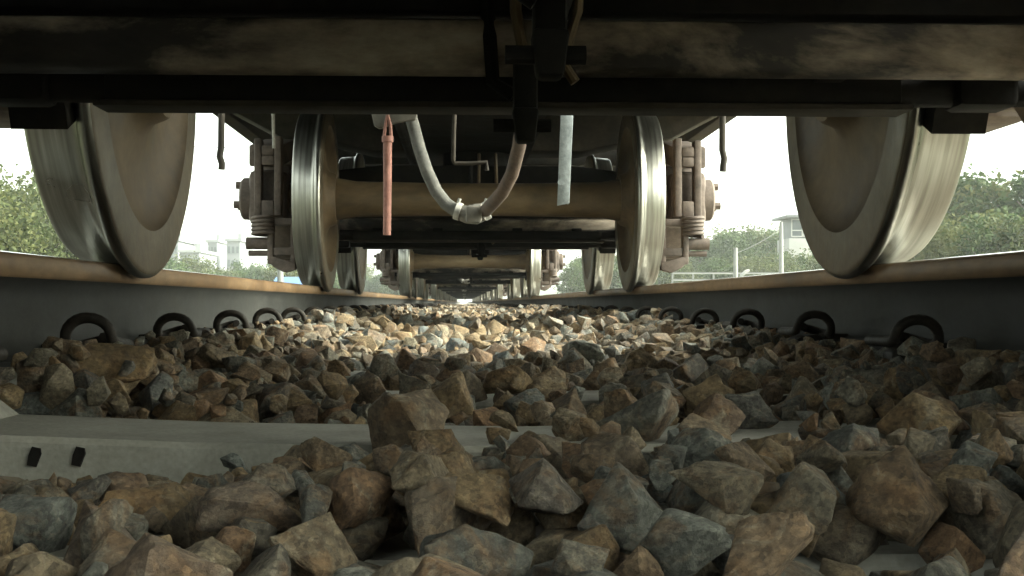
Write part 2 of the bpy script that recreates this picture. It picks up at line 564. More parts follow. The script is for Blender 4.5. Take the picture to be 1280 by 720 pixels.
for i in range(-2, 120):
    y = S0 + SP * i
    sleeper_y.append(y)
    o = sl0 if i == -2 else bpy.data.objects.new('concrete_sleeper', sleeper_me)
    if i != -2:
        col.objects.link(o)
    o.location = (0, y, 0)
    if i == -1:
        tag(o, 'concrete sleeper with two dark slots in its side, bare top between brown stones', 'sleeper', 'concrete sleepers')
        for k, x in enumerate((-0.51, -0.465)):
            s = bpy.data.objects.new('slot_plug', SLOT); col.objects.link(s); s.parent = o
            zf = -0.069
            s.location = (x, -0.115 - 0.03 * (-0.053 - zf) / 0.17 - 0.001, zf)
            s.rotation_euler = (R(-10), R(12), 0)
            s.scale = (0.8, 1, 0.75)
    elif i == -2:
        tag(o, 'concrete sleeper buried under stones, next to the slotted sleeper', 'sleeper', 'concrete sleepers')
    elif i == 0:
        tag(o, 'partly bare concrete sleeper between the slotted one and the first rusty wheels', 'sleeper', 'concrete sleepers')
    elif i == 1:
        tag(o, 'concrete sleeper right below the big rusty wheels with black brake shoes', 'sleeper', 'concrete sleepers')
    else:
        tag(o, 'weathered concrete sleeper without slots, half covered by ballast past the first rusty wheels', 'sleeper', 'concrete sleepers')
    if y > 45:
        continue
    for sg in (-1, 1):
        pd = bpy.data.objects.new('rail_pad', PAD); col.objects.link(pd); pd.parent = o
        pd.location = (sg * 0.75, 0, -0.0042)
        for io in (-1, 1):
            if io == 1 and y > 12:
                continue
            c = bpy.data.objects.new('clip', CL); col.objects.link(c); c.parent = o
            side = -sg if io == -1 else sg              # -1: inside of the track
            x = sg * 0.75 + side * 0.106
            c.location = (x, random.uniform(-.006, .006), random.uniform(-.004, .003))
            c.rotation_euler = (random.uniform(-.06, .06), 0, random.uniform(-.05, .05))
            c.scale = (-1 if side > 0 else 1, 1, 1)
            s = bpy.data.objects.new('shoulder', SHD); col.objects.link(s); s.parent = o
            s.location = (x, 0.0, 0.002)
            s.scale = (-1 if side > 0 else 1, 1, 1)

# ------------------------------------------------------------------ ballast stones
def rock_shape(seed, level):
    """crushed granite: convex hull of a few points; higher levels get chipped edges and rough faces"""
    r = np.random.default_rng(seed)
    n = int(r.integers(11, 17))
    p = r.normal(size=(n, 3)); p /= np.linalg.norm(p, axis=1)[:, None]
    p *= r.uniform(0.82, 1.12, n)[:, None]
    p *= np.array([r.uniform(1.05, 1.35), r.uniform(0.78, 1.0), r.uniform(0.66, 0.90)])
    bm = bmesh.new()
    for q in p:
        bm.verts.new(q)
    res = bmesh.ops.convex_hull(bm, input=bm.verts[:])
    junk = list({g for g in res['geom_interior'] + res['geom_unused'] if isinstance(g, bmesh.types.BMVert) and g.is_valid})
    if junk:
        bmesh.ops.delete(bm, geom=junk, context='VERTS')
    bmesh.ops.dissolve_limit(bm, angle_limit=R(11), verts=bm.verts[:], edges=bm.edges[:])
    if level >= 1:
        bmesh.ops.bevel(bm, geom=bm.edges[:], offset=0.034, segments=1, profile=0.5, affect='EDGES', clamp_overlap=True)
    bmesh.ops.triangulate(bm, faces=bm.faces[:])
    if level >= 2:
        cuts = {2: 1, 3: 4}[level]
        bmesh.ops.subdivide_edges(bm, edges=[e for e in bm.edges if e.calc_length() > (0.3 if level == 2 else 0.12)], cuts=cuts, use_grid_fill=True)
        bmesh.ops.triangulate(bm, faces=bm.faces[:])
    bm.verts.ensure_lookup_table()
    if level >= 1:
        off = Vector(r.uniform(0, 50, 3))
        for v in bm.verts:
            c = v.co
            k = 0.09 * noise.noise(c * 1.5 + off) + 0.065 * noise.noise(c * 3.6 + off)
            if level == 3:
                k += 0.040 * noise.noise(c * 9 + off) + 0.018 * noise.noise(c * 21 + off)
            v.co = c * (1 + k)
    bm.verts.index_update()
    v = np.array([x.co[:] for x in bm.verts])
    f = np.array([[q.index for q in t.verts] for t in bm.faces])
    bm.free()
    return v, f

NV = 26
HI = [rock_shape(100 + k, 3) for k in range(NV)]
MID = [rock_shape(100 + k, 2) for k in range(NV)]
LOW = [rock_shape(100 + k, 1) for k in range(NV)]
TINY = [rock_shape(100 + k, 0) for k in range(NV)]

G = 0.008
X0, X1, Y0, Y1 = -0.74, 0.74, 0.10, 13.0
nx, ny = int((X1 - X0) / G) + 1, int((Y1 - Y0) / G) + 1
gx = X0 + G * np.arange(nx)
H = np.zeros((ny, nx))
bx = np.array([bed_h(x, 0) for x in gx])
H[:] = bx[None, :]
H[int((0.99 - Y0) / G):int((1.32 - Y0) / G), :] = np.array([bed_h(x, 1.1) for x in gx])[None, :]
tx = np.interp(np.abs(gx), [0, 0.35, 0.605, 0.645, 0.665, 1.2], [-0.062, -0.056, -0.045, -0.014, -0.008, -0.01])
for y in sleeper_y:
    j0, j1 = int((y - 0.118 - Y0) / G), int((y + 0.118 - Y0) / G)
    if j1 < 0 or j0 >= ny:
        continue
    H[max(0, j0):j1 + 1, :] = np.maximum(H[max(0, j0):j1 + 1, :], tx[None, :])
# rail foot, clips
for sg in (-1, 1):
    m_ = np.abs(gx - sg * 0.75) < 0.0635
    H[:, m_] = np.maximum(H[:, m_], 0.016)

def rot_random(r):
    """stones lie mostly on their flat side, tipped up to a third of a turn"""
    e = Euler((r.normal(0, 0.5) + (math.pi if r.random() < 0.5 else 0), r.normal(0, 0.45), 0)).to_matrix()
    return np.array(Matrix.Rotation(r.uniform(0, 6.283), 3, 'Z') @ e)

stones = []                                      # (variant, 3x3 matrix with scale, centre, size)
def drop(x_lo, x_hi, y_lo, y_hi, n, size_mu, size_sd, tries, skip_sleeper, sink, lod, max_top=0.05, bare_crib=False, near_only=False):
    r = rng
    for _ in range(n):
        k = int(r.integers(NV))
        s = float(np.clip(r.lognormal(math.log(size_mu), size_sd), size_mu * 0.45, size_mu * 1.75))
        if near_only:
            s = min(s, 0.031)
        A = rot_random(r) * s
        v = MID[k][0] @ A.T
        best = None
        for t in range(tries):
            x = r.uniform(x_lo, x_hi); y = r.uniform(y_lo, y_hi)
            dy = abs(((y - S0) / SP + 0.5) % 1.0 - 0.5) * SP
            sk = skip_sleeper * (0.0 if y < 1.12 else 1.0 if x < 0.0 else 0.92)
            if 0.99 < y < 1.58 and x < -0.13 and (dy < 0.15 or (y < 1.32 and x > -0.5 and bare_crib)):
                continue
            if dy < 0.135 and r.random() < sk:
                continue
            ci = np.clip(((v[:, 0] + x - X0) / G).astype(int), 0, nx - 1)
            cj = np.clip(((v[:, 1] + y - Y0) / G).astype(int), 0, ny - 1)
            low = v[:, 2] < 0
            z = float(np.max(H[cj[low], ci[low]] - v[low, 2]))
            # heights rise a little towards the rails, so compare with that profile
            key = z - bed_h(x, y)
            if dy < 0.135 and (y < 1.12 or x > 0.1 or y > 1.7):
                key -= 0.03 if y < 1.12 else 0.030  # stones were left lying on these sleepers
            if best is None or key < best[0]:
                best = (key, x, y, z, ci, cj)
        if best is None:
            continue
        _, x, y, z, ci, cj = best
        z -= sink * s
        if z + v[:, 2].max() > max_top + 0.03 * (abs(x) > 0.5):
            continue
        if y < 1.1 and s > 0.034:
            continue
        if 0.70 < y < 1.06 and x < -0.20 and z + v[:, 2].max() > (-0.022 if y < 0.88 else -0.04):
            continue
        if 1.02 < y < 1.32 and x < -0.13 and z + v[:, 2].max() > (-0.080 if x < -0.30 and y > 1.1 else -0.052):
            continue
        np.maximum.at(H, (cj, ci), v[:, 2] + z)
        stones.append((k, A, (x, y, z), s, float((v[:, 2]).max() + z)))

def per(y_lo, y_hi, dens):
    return int((y_hi - y_lo) * 1.3 * dens)
drop(-0.64, 0.64, 0.30, 4.2, per(0.3, 4.2, 390), 0.0275, 0.30, 6, 0.97, 0.40, LOW, 0.0)
drop(-0.66, 0.66, 0.30, 4.2, per(0.3, 4.2, 400), 0.0275, 0.38, 6, 0.93, 0.36, LOW, 0.0)
drop(-0.66, 0.66, 0.45, 4.2, per(0.45, 4.2, 60), 0.033, 0.30, 6, 0.90, 0.32, LOW, 0.012, True)
drop(-0.66, 0.66, 0.71, 0.98, per(0.71, 0.98, 420), 0.023, 0.22, 6, 0.0, 0.36, LOW, 0.012)
drop(-0.66, 0.66, 0.46, 0.75, per(0.46, 0.75, 1500), 0.027, 0.28, 5, 0.0, 0.36, LOW, 0.002)
drop(-0.66, 0.66, 0.42, 1.14, per(0.42, 1.14, 300), 0.026, 0.30, 5, 0.0, 0.34, LOW, 0.0, True)
drop(-0.66, 0.66, 0.52, 1.02, per(0.52, 1.02, 420), 0.017, 0.30, 5, 0.0, 0.30, LOW, 0.0, True)
drop(-0.66, 0.66, 0.45, 4.2, per(0.45, 4.2, 300), 0.0125, 0.40, 4, 0.85, 0.30, LOW, 0.012)
drop(-0.66, 0.66, 4.2, 12.9, per(4.2, 12.9, 340), 0.030, 0.28, 4, 0.93, 0.42, TINY)
drop(-0.66, 0.66, 4.2, 12.9, per(4.2, 12.9, 120), 0.032, 0.30, 3, 0.80, 0.38, TINY)

# the stones that show largest become separate pieces of the ballast, all others one joined mass
def score(st):
    k, A, c, s, top = st
    if c[1] < 0.5:
        return -1
    px = 580 + F_PX * (c[0] - CAM.x) / c[1]
    py = 378 - F_PX * (c[2] - CAM.z) / c[1]
    if px < -20 or px > 1300 or py > 760:
        return -1
    ci, cj = int((c[0] - X0) / G), int((c[1] - Y0) / G)
    loc = H[max(0, cj - 2):cj + 3, max(0, ci - 2):ci + 3].max()
    if top < loc - 0.012:
        return -1
    return s / c[1]
order = sorted(range(len(stones)), key=lambda i: -score(stones[i]))
picked = set(i for i in order[:300] if score(stones[i]) > 0)
rock_me = []
for k in range(NV):
    v, f = HI[k]
    me = bpy.data.meshes.new('stone')
    me.from_pydata(v.tolist(), [], f.tolist())
    me.materials.append(M['rock'])
    me.shade_smooth()
    me.set_sharp_from_angle(angle=R(38))
    rock_me.append(me)
for i in sorted(picked):
    k, A, c, s, top = stones[i]
    o = bpy.data.objects.new('stone', rock_me[k])
    col.objects.link(o)
    mw = Matrix.Identity(4)
    for a in range(3):
        for b_ in range(3):
            mw[a][b_] = A[a, b_]
        mw[a][3] = c[a]
    o.parent = ballast
    o.matrix_basis = mw

def joined(name, items):
    vs_, fs_, n = [], [], 0
    for v, f in items:
        vs_.append(v); fs_.append(f + n); n += len(v)
    v = np.concatenate(vs_).astype(np.float32); f = np.concatenate(fs_).astype(np.int32)
    me = bpy.data.meshes.new(name)
    me.vertices.add(len(v)); me.vertices.foreach_set('co', v.ravel())
    me.loops.add(f.size); me.loops.foreach_set('vertex_index', f.ravel())
    me.polygons.add(len(f)); me.polygons.foreach_set('loop_start', np.arange(0, f.size, 3, dtype=np.int32))
    me.polygons.foreach_set('loop_total', np.full(len(f), 3, dtype=np.int32))
    me.update(); me.validate()
    me.materials.append(M['rocks'])
    me.shade_smooth()
    me.set_sharp_from_angle(angle=R(32))
    o = bpy.data.objects.new(name, me)
    col.objects.link(o)
    o.parent = ballast
    o['kind'] = 'stuff'
    return o

near, far = [], []
for i, (k, A, c, s, top) in enumerate(stones):
    if i in picked:
        continue
    ref = MID if c[1] < 2.6 else (LOW if c[1] < 6.5 else TINY)
    ci, cj = int((c[0] - X0) / G), int((c[1] - Y0) / G)
    if top < H[max(0, cj - 1):cj + 2, max(0, ci - 1):ci + 2].min() - 0.022:
        continue                                 # wholly buried under other stones
    near.append((ref[k][0] @ A.T + np.array(c), ref[k][1]))
# far stones: one loose layer to where they shrink below a pixel
y = 12.9
while y < 48:
    step = 0.055 if y < 24 else 0.09
    for q in range(int(1.32 / step)):
        k = int(rng.integers(NV)); s = rng.uniform(0.6, 1.1) * step * 0.72
        x = rng.uniform(-0.66, 0.66)
        dy = abs(((y - S0) / SP + 0.5) % 1.0 - 0.5) * SP
        zz = -0.062 + rng.uniform(-0.01, 0.035) + (0.03 if abs(x) > 0.5 else 0)
        if dy < 0.12 and rng.random() < 0.6:
            continue
        A = rot_random(rng) * s
        near.append((TINY[k][0] @ A.T + np.array([x, y + rng.uniform(-.04, .04), zz]), TINY[k][1]))
    y += step
joined('loose_stones', near)

# ------------------------------------------------------------------ freight wagon
AZ = RAIL_TOP + AXLE_R
BC = (0.9, 9.73)                                 # bogie centres measured from the first axle; wheelbase 1.8
WLEN0, WLEN1 = -1.27, 11.90                      # end sills
CAR = 13.95
FIRST = 5.80

def wheel_prof():
    p = [(0.0, 0.335), (0.0, 0.412), (0.003, 0.421), (0.010, 0.4275), (0.018, 0.428), (0.026, 0.423), (0.031, 0.412), (0.036, 0.4055), (0.046, 0.4025),
         (0.118, 0.3975), (0.126, 0.392), (0.128, 0.386), (0.128, 0.335), (0.118, 0.325), (0.100, 0.31), (0.088, 0.22), (0.098, 0.14), (0.112, 0.122), (0.165, 0.118), (0.165, 0.075),
         (-0.030, 0.075), (-0.030, 0.112), (-0.022, 0.118), (0.004, 0.128), (0.020, 0.15), (0.034, 0.22), (0.028, 0.285), (0.013, 0.318), (0.005, 0.330)]
    mt = []
    for i in range(len(p)):
        r = (p[i][1] + p[(i + 1) % len(p)][1]) / 2
        if 2 <= i <= 10:
            mt.append(0)
        elif i <= 1 or i in (11, 12):
            mt.append(1)
        else:
            mt.append(2)
    return p, mt

def build_wagon():
    W = empty('freight_wagon', (0, 0, 0))
    # wheelsets
    bm = bmesh.new(); p, mt = wheel_prof(); b_lathe_x(bm, p, 112, mt)
    w0 = finish('wheel', bm, ['tread', 'rim', 'plate'], None, 40)
    wme = w0.data; bpy.data.objects.remove(w0)
    bm = bmesh.new()
    b_lathe_x(bm, [(-1.06, 0.0005), (-1.06, 0.062), (-0.88, 0.064), (-0.86, 0.075), (-0.66, 0.0965), (-0.63, 0.094), (-0.56, 0.082), (-0.2, 0.076), (0.2, 0.076), (0.56, 0.082), (0.63, 0.094), (0.66, 0.0965),
                   (0.86, 0.075), (0.88, 0.064), (1.06, 0.062), (1.06, 0.0005)], 40, [0] * 16, False)
    a0 = finish('axle', bm, 'axle', None, 40); ame = a0.data; bpy.data.objects.remove(a0)
    for bc in BC:
        for s in (-0.9, 0.9):
            ax = bpy.data.objects.new('axle', ame); col.objects.link(ax); ax.parent = W
            ax.location = (0, bc + s, AZ)
            ax.rotation_euler = (random.uniform(0, 6), 0, 0)
            for sg in (-1, 1):
                wh = bpy.data.objects.new('wheel', wme); col.objects.link(wh); wh.parent = ax
                wh.location = (sg * 0.68, 0, 0)
                wh.rotation_euler = (0, 0, 0 if sg > 0 else math.pi)
    # bogies
    for bc in BC:
        part('bolster', ['black'], W, lambda bm: (b_prism(bm, [(-1.0, 0.64), (-0.55, 0.53), (0.55, 0.53), (1.0, 0.64), (1.0, 0.74), (0.5, 0.80), (-0.5, 0.80), (-1.0, 0.74)], 'y', bc - 0.2, bc + 0.2, 0, 0.012),
                                                  b_tube(bm, [(0, bc, 0.79), (0, bc, 0.90)], 0.18, 20)))
        for sg in (-1, 1):
            def X(a): return sg * a
            def frame(bm):
                def pr(poly, x0, x1, bev=0.012):
                    b_prism(bm, [(bc + y, z) for y, z in poly], 'x', sg * x0, sg * x1, 0, bev)
                # top member, diagonals, bottom member, columns: truss casting; diagonals, columns widened to block sun
                pr([(-1.02, 0.70), (-0.6, 0.78), (0.6, 0.78), (1.02, 0.70), (1.02, 0.80), (0.6, 0.88), (-0.6, 0.88), (-1.02, 0.80)], 0.885, 1.035)
                pr([(-0.36, 0.30), (0.36, 0.30), (0.40, 0.37), (-0.40, 0.37)], 0.885, 1.035)
                for q in (-1, 1):
                    pr([(q * 0.70, 0.72), (q * 0.58, 0.62), (q * 0.30, 0.38), (q * 0.34, 0.31), (q * 0.46, 0.31), (q * 0.78, 0.60)], 0.895, 1.025)
                    pr([(q * 0.19, 0.36), (q * 0.31, 0.36), (q * 0.34, 0.79), (q * 0.19, 0.79)], 0.895, 1.025)
                    pr([(q * 0.70, 0.45), (q * 0.76, 0.45), (q * 0.76, 0.74), (q * 0.70, 0.74)], 0.885, 1.035)
                    # pedestal end: slotted fork plate facing along the track
                    yy = q * 1.055
                    for (xa, xb, za, zb) in ((0.880, 0.912, 0.475, 0.83), (0.968, 1.000, 0.475, 0.82), (0.9125, 0.9675, 0.745, 0.79), (0.9125, 0.9675, 0.70, 0.744), (0.9125, 0.9675, 0.475, 0.545)):
                        b_box(bm, (sg * (xa + xb) / 2, bc + yy, (za + zb) / 2), (xb - xa, 0.075, zb - za), 0.007)
            sf = part('side_frame', ['cast'], W, frame)
            for q in (-1, 1):
                ay = bc + q * 0.9
                def box_(bm):
                    b_box(bm, (sg * 0.955, ay, AZ), (0.17, 0.22, 0.25), 0.03)
                    b_tube(bm, [(sg * 1.03, ay, AZ), (sg * 1.075, ay, AZ), (sg * 1.085, ay, AZ)], [0.098, 0.096, 0.085], 22)
                part('axle_box', ['cast'], sf, box_)
                for k in range(3):
                    a = R(90 + 120 * k)
                    part('bolt', ['cast'], sf, lambda bm: b_tube(bm, [(sg * 1.08, ay + 0.062 * math.cos(a), AZ + 0.062 * math.sin(a)), (sg * 1.112, ay + 0.062 * math.cos(a), AZ + 0.062 * math.sin(a))], 0.019, 6))
                def spring(bm):
                    pts = []
                    for k in range(61):
                        a = 2 * math.pi * k / 12
                        pts.append((sg * 0.955 + 0.045 * math.cos(a), bc + q * 1.12 + 0.045 * math.sin(a), 0.385 + 0.085 * k / 60))
                    b_tube(bm, pts, 0.0085, 6)
                if q > 0:
                    continue                     # the guard bracket with its pins sits on one end of the frame only
                part('spring', ['cast'], sf, spring)
                def bracket(bm):
                    y0 = bc + q * 1.10; t = 0.06
                    b_box(bm, (sg * 0.922, y0, 0.355), (0.026, t, 0.19), 0.006)
                    b_prism(bm, [(sg * 0.812, 0.235), (sg * 0.86, 0.222), (sg * 0.905, 0.245), (sg * 0.934, 0.275), (sg * 0.934, 0.30), (sg * 0.812, 0.265)], 'y', y0 - t / 2, y0 + t / 2, 0, 0.004)
                    b_box(bm, (sg * 0.86, y0 + 0.001, 0.315), (0.096, t - 0.006, 0.035), 0.005)
                    b_box(bm, (sg * 0.823, y0 + 0.002, 0.36), (0.022, t - 0.008, 0.20), 0.005)
                    b_box(bm, (sg * 0.872, y0 + 0.003, 0.448), (0.12, t - 0.004, 0.03), 0.005)
                part('bracket', ['cast'], sf, bracket)
                part('pin', ['cast'], sf, lambda bm: (b_tube(bm, [(sg * 0.93, bc + q * 1.10, 0.352), (sg * 1.03, bc + q * 1.10, 0.352)], 0.027, 16),
                                                      b_tube(bm, [(sg * 0.93, bc + q * 1.10, 0.308), (sg * 1.02, bc + q * 1.10, 0.308)], 0.013, 10)))
            # bolster springs in the middle of the frame, thickened to block sun
            for q in (-0.125, 0.0, 0.125):
                def cs(bm):
                    pts = [(sg * 0.96 + 0.050 * math.cos(2 * math.pi * k / 10), bc + q + 0.050 * math.sin(2 * math.pi * k / 10), 0.375 + 0.225 * k / 60) for k in range(61)]
                    b_tube(bm, pts, 0.0155, 6)
                part('bolster_spring', ['cast'], sf, cs, 60)
        # brake gear: beams on the inner side of each wheelset
        for q in (-1, 1):
            by = bc + q * 0.40
            bb = part('brake_beam', ['black', 'dark', 'worn_lit'], W, lambda bm: (
                b_box(bm, (0, by, 0.424), (1.24, 0.075, 0.046), 0.006, None, 0),
                b_prism(bm, [(by - q * 0.115, 0.512), (by - q * 0.060, 0.520), (by - q * 0.030, 0.500), (by - q * 0.030, 0.450), (by - q * 0.070, 0.432), (by - q * 0.095, 0.440)], 'x', -0.86, 0.86, 2, 0.008),  # face tilted down to catch bounce light, lit tone also in its paint
                b_box(bm, (0, by - q * 0.075, 0.549), (1.70, 0.07, 0.05), 0.006, None, 0),  # added black bar; its colour paints the shade above the beam
                [b_box(bm, (xx, by - q * 0.035, 0.449), (0.05, 0.06, 0.03), 0.004, None, 0) for xx in (-0.5, -0.2, 0.2, 0.5)],
                b_box(bm, (0, by - 0.004 * q, 0.396), (1.27, 0.080, 0.0095), 0.002, None, 1),  # flange colour lightened for the light along the lower edge
                b_tube(bm, [(-0.93, by, 0.430), (-0.60, by, 0.427)], 0.026, 12, 0), b_tube(bm, [(0.60, by, 0.427), (0.93, by, 0.430)], 0.026, 12, 0)))
            for sg in (-1, 1):
                def shoe(bm):
                    ay = bc + q * 0.9
                    inner, outer = [], []
                    for k in range(11):
                        a = R(-25 + 45 * k / 10)
                        inner.append((ay - q * 0.4065 * math.cos(a), AZ + 0.4065 * math.sin(a)))
                        ro = 0.475 if 2 <= k <= 7 else 0.458
                        outer.append((ay - q * ro * math.cos(a), AZ + ro * math.sin(a)))
                    b_prism(bm, inner + list(reversed(outer)), 'x', sg * 0.712, sg * 0.803, 0, 0.0)
                    b_box(bm, (sg * 0.757, by - q * 0.005, 0.44), (0.098, 0.08, 0.085), 0.012)
                part('brake_shoe', ['black'], bb, shoe, 30)
            def lever(bm):
                y0 = by - q * 0.135
                for xo, bend in ((0.012, -0.010), (0.092, 0.016)):
                    b_tube(bm, [(xo + 0.004, y0, 0.415), (xo - bend, y0, 0.445), (xo + bend * 0.4, y0, 0.52), (xo + bend * 0.6, y0 - q * 0.02, 0.62), (xo + bend * 0.2, y0 - q * 0.08, 0.86)], [0.013, 0.015, 0.015, 0.016, 0.015], 10, 1, 0.6)
                b_box(bm, (0.022, y0 - q * 0.002, 0.412), (0.036, 0.03, 0.10), 0.008, None, 0)
                b_prism(bm, [(0.002, 0.375), (0.042, 0.375), (0.036, 0.325), (0.008, 0.325)], 'y', y0 - 0.022, y0 + 0.022, 0, 0.006)
                b_tube(bm, [(-0.025, y0, 0.35), (0.06, y0, 0.35)], 0.010, 10, 0)
                b_tube(bm, [(0.006, y0 + q * 0.03, 0.40), (-0.025, y0 + q * 0.03, 0.42), (-0.032, y0 + q * 0.03, 0.52), (-0.035, y0, 0.80)], 0.011, 10, 0)
            part('brake_lever', ['black', 'axle'], bb, lever, 35)
        part('pull_rod', ['black'], W, lambda bm: b_tube(bm, [(0.06, bc - 0.34, 0.49), (0.06, bc - 0.1, 0.495), (0.06, bc + 0.34, 0.49)], 0.017, 10))
        # body bolster, tapering up to the side sills
        part('body_bolster', ['dark'], W, lambda bm: b_prism(bm, [(-1.36, 1.17), (-1.36, 1.13), (-1.02, 0.95), (-0.80, 0.935), (-0.55, 0.88), (0.55, 0.88), (0.80, 0.935), (1.02, 0.95), (1.36, 1.13), (1.36, 1.17)], 'y', bc - 0.16, bc + 0.16, 0, 0.01))
    # underframe
    L0, L1 = WLEN0, WLEN1
    part('centre_sill', ['black'], W, lambda bm: (b_box(bm, (0, (L0 + L1) / 2, 1.02), (0.42, L1 - L0 - 0.05, 0.26), 0.01), b_box(bm, (0, (L0 + L1) / 2, 0.885), (0.56, L1 - L0 - 0.08, 0.014), 0.0)))
    for sg in (-1, 1):
        part('side_sill', ['dark'], W, lambda bm: b_box(bm, (sg * 1.36, (L0 + L1) / 2, 1.20), (0.09, L1 - L0 - 0.1, 0.22), 0.01))
    for y in (L0 + 0.04, L1 - 0.04):
        part('end_sill', ['black'], W, lambda bm: b_prism(bm, [(-1.40, 1.12), (-0.9, 1.0), (-0.3, 0.86), (0.3, 0.86), (0.9, 1.0), (1.40, 1.12), (1.40, 1.32), (-1.40, 1.32)], 'y', y - 0.04, y + 0.04, 0, 0.008))
    for y0, y1 in ((L0, 2.6), (8.03, L1)):
        part('deck', ['black'], W, lambda bm: b_box(bm, (0, (y0 + y1) / 2, 1.335), (2.78, y1 - y0, 0.02), 0.003))
    for k in range(5):
        y = 2.9 + k * 1.2
        part('cross_member', ['black'], W, lambda bm: b_box(bm, (0, y, 1.12), (2.6, 0.10, 0.16), 0.008))
    def tank(bm):
        cy0, cy1, r, zc = 0.1, 10.53, 1.38, 2.62
        seg = 40
        prof = [(cy0 - 0.30, 0.30), (cy0 - 0.26, 0.85), (cy0 - 0.12, 1.22), (cy0, r), (cy1, r), (cy1 + 0.12, 1.22), (cy1 + 0.26, 0.85), (cy1 + 0.30, 0.30)]
        rings = [[bm.verts.new((rr * math.cos(2 * math.pi * k / seg), y, zc + rr * math.sin(2 * math.pi * k / seg))) for k in range(seg)] for y, rr in prof]
        for i in range(len(prof) - 1):
            for k in range(seg):
                bm.faces.new((rings[i][k], rings[i + 1][k], rings[i + 1][(k + 1) % seg], rings[i][(k + 1) % seg]))
        bm.faces.new(rings[0]); bm.faces.new(list(reversed(rings[-1])))
        bmesh.ops.recalc_face_normals(bm, faces=bm.faces)
    part('tank', ['body'], W, tank, 40)
    for y in (4.0, 6.6):
        def hop(bm):
            rings = []
            for z, r in ((1.5, 1.0), (0.95, 0.30), (0.70, 0.14), (0.62, 0.14)):
                rings.append([bm.verts.new((r * math.cos(2 * math.pi * k / 24), y + r * math.sin(2 * math.pi * k / 24), z)) for k in range(24)])
            for i in range(3):
                for k in range(24):
                    bm.faces.new((rings[i][k], rings[i][(k + 1) % 24], rings[i + 1][(k + 1) % 24], rings[i + 1][k]))
            bm.faces.new(rings[3])
            bmesh.ops.recalc_face_normals(bm, faces=bm.faces)
        part('discharge_cone', ['body'], W, hop, 40)
    part('brake_pipe', ['black'], W, lambda bm: b_tube(bm, [(-0.25, L0 + 0.1, 0.80), (-0.34, L0 + 0.6, 0.84), (-0.34, L1 - 0.6, 0.84), (0.12, L1 - 0.1, 0.82)], 0.022, 10))
    part('brake_cylinder', ['black'], W, lambda bm: (b_tube(bm, [(0.55, 2.75, 0.78), (0.55, 3.3, 0.78)], 0.14, 20), b_tube(bm, [(0.55, 3.3, 0.78), (0.55, 3.9, 0.78)], 0.03, 10)))
    # couplers: shank, knuckle head
    for y, q in ((L0, -1), (L1, 1)):
        cp = part('coupler', ['dark'], W, lambda bm: (b_box(bm, (0, y + q * 0.02, 1.03), (0.14, 0.5, 0.17), 0.02),
                                                      b_prism(bm, [(-0.15, y + q * 0.22), (0.13, y + q * 0.22), (0.16, y + q * 0.34), (0.05, y + q * 0.33), (0.02, y + q * 0.375), (-0.13, y + q * 0.375)], 'z', 0.89, 1.17, 0, 0.015)))
        part('knuckle', ['black'], cp, lambda bm: b_tube(bm, [(q * 0.105, y + q * 0.335, 0.90), (q * 0.105, y + q * 0.335, 1.16)], 0.04, 14))
    # air hoses of the gap: grey half on the low-Y end, brown half on the other
    hy = -1.47
    hs_ = part('air_hose', ['hose'], W, lambda bm: b_tube(bm, [(-0.262, L0 + 0.05, 0.80), (-0.256, hy + 0.12, 0.745), (-0.243, hy + 0.06, 0.70), (-0.222, hy + 0.02, 0.62), (-0.195, hy, 0.54), (-0.165, hy, 0.475), (-0.13, hy, 0.43), (-0.095, hy - 0.01, 0.405), (-0.075, hy - 0.02, 0.398)], 0.0225, 14), 60)
    part('hose_coupling', ['grey'], hs_, lambda bm: (b_tube(bm, [(-0.085, hy - 0.015, 0.40), (-0.06, hy - 0.02, 0.392), (-0.03, hy - 0.03, 0.392), (0.0, hy - 0.04, 0.40)], [0.026, 0.031, 0.036, 0.03], 14),
                                                     b_box(bm, (-0.035, hy - 0.07, 0.388), (0.055, 0.045, 0.06), 0.012), b_tube(bm, [(-0.035, hy - 0.03, 0.36), (-0.035, hy - 0.03, 0.425)], 0.017, 10)))
    for xx, zz in ((-0.088, 0.402), (0.004, 0.402)):
        part('hose_clamp', ['pale'], hs_, lambda bm: (b_tube(bm, [(xx - 0.009, hy - 0.016, zz + (0.004 if xx < -.05 else -0.004)), (xx + 0.009, hy - 0.018, zz - (0.002 if xx < -.05 else -0.006))], 0.0315, 14), b_tube(bm, [(xx, hy - 0.03, zz + 0.028), (xx + 0.006, hy - 0.03, zz + 0.044)], 0.006, 8)))
    hb = L1 + 0.37
    part('air_hose', ['brown_hose'], W, lambda bm: b_tube(bm, [(0.12, L1 - 0.1, 0.82), (0.125, L1 + 0.06, 0.76), (0.118, L1 + 0.14, 0.68), (0.105, L1 + 0.2, 0.58), (0.085, L1 + 0.26, 0.50), (0.055, hb - 0.05, 0.445), (0.025, hb, 0.415), (0.006, hb + 0.16, 0.403)], 0.022, 14), 60)
    return W

wagon0 = build_wagon()
WT = tree_of(wagon0)
N_WAG = 9
wagons = []
for k in range(N_WAG):
    w = wagon0 if k == 0 else copy_tree(wagon0, None, WT)
    w.location = (0, FIRST + CAR * (k - 1), 0)
    wagons.append(w)
G_W = 'wagons of the freight train'
tag(wagons[0], 'freight wagon on big rusty wheels with black brake shoes, thick brown axle and brake beam', 'freight wagon', G_W)
tag(wagons[1], 'freight wagon with grey air hose, red rod and galvanised strip hanging at its end', 'freight wagon', G_W)
tag(wagons[2], 'freight wagon coupled behind the one with the red rod, small bright wheel treads showing', 'freight wagon', G_W)
for w in wagons[3:]:
    tag(w, 'distant dark freight wagon deep in the train, mere slivers of wheels showing', 'freight wagon', G_W)

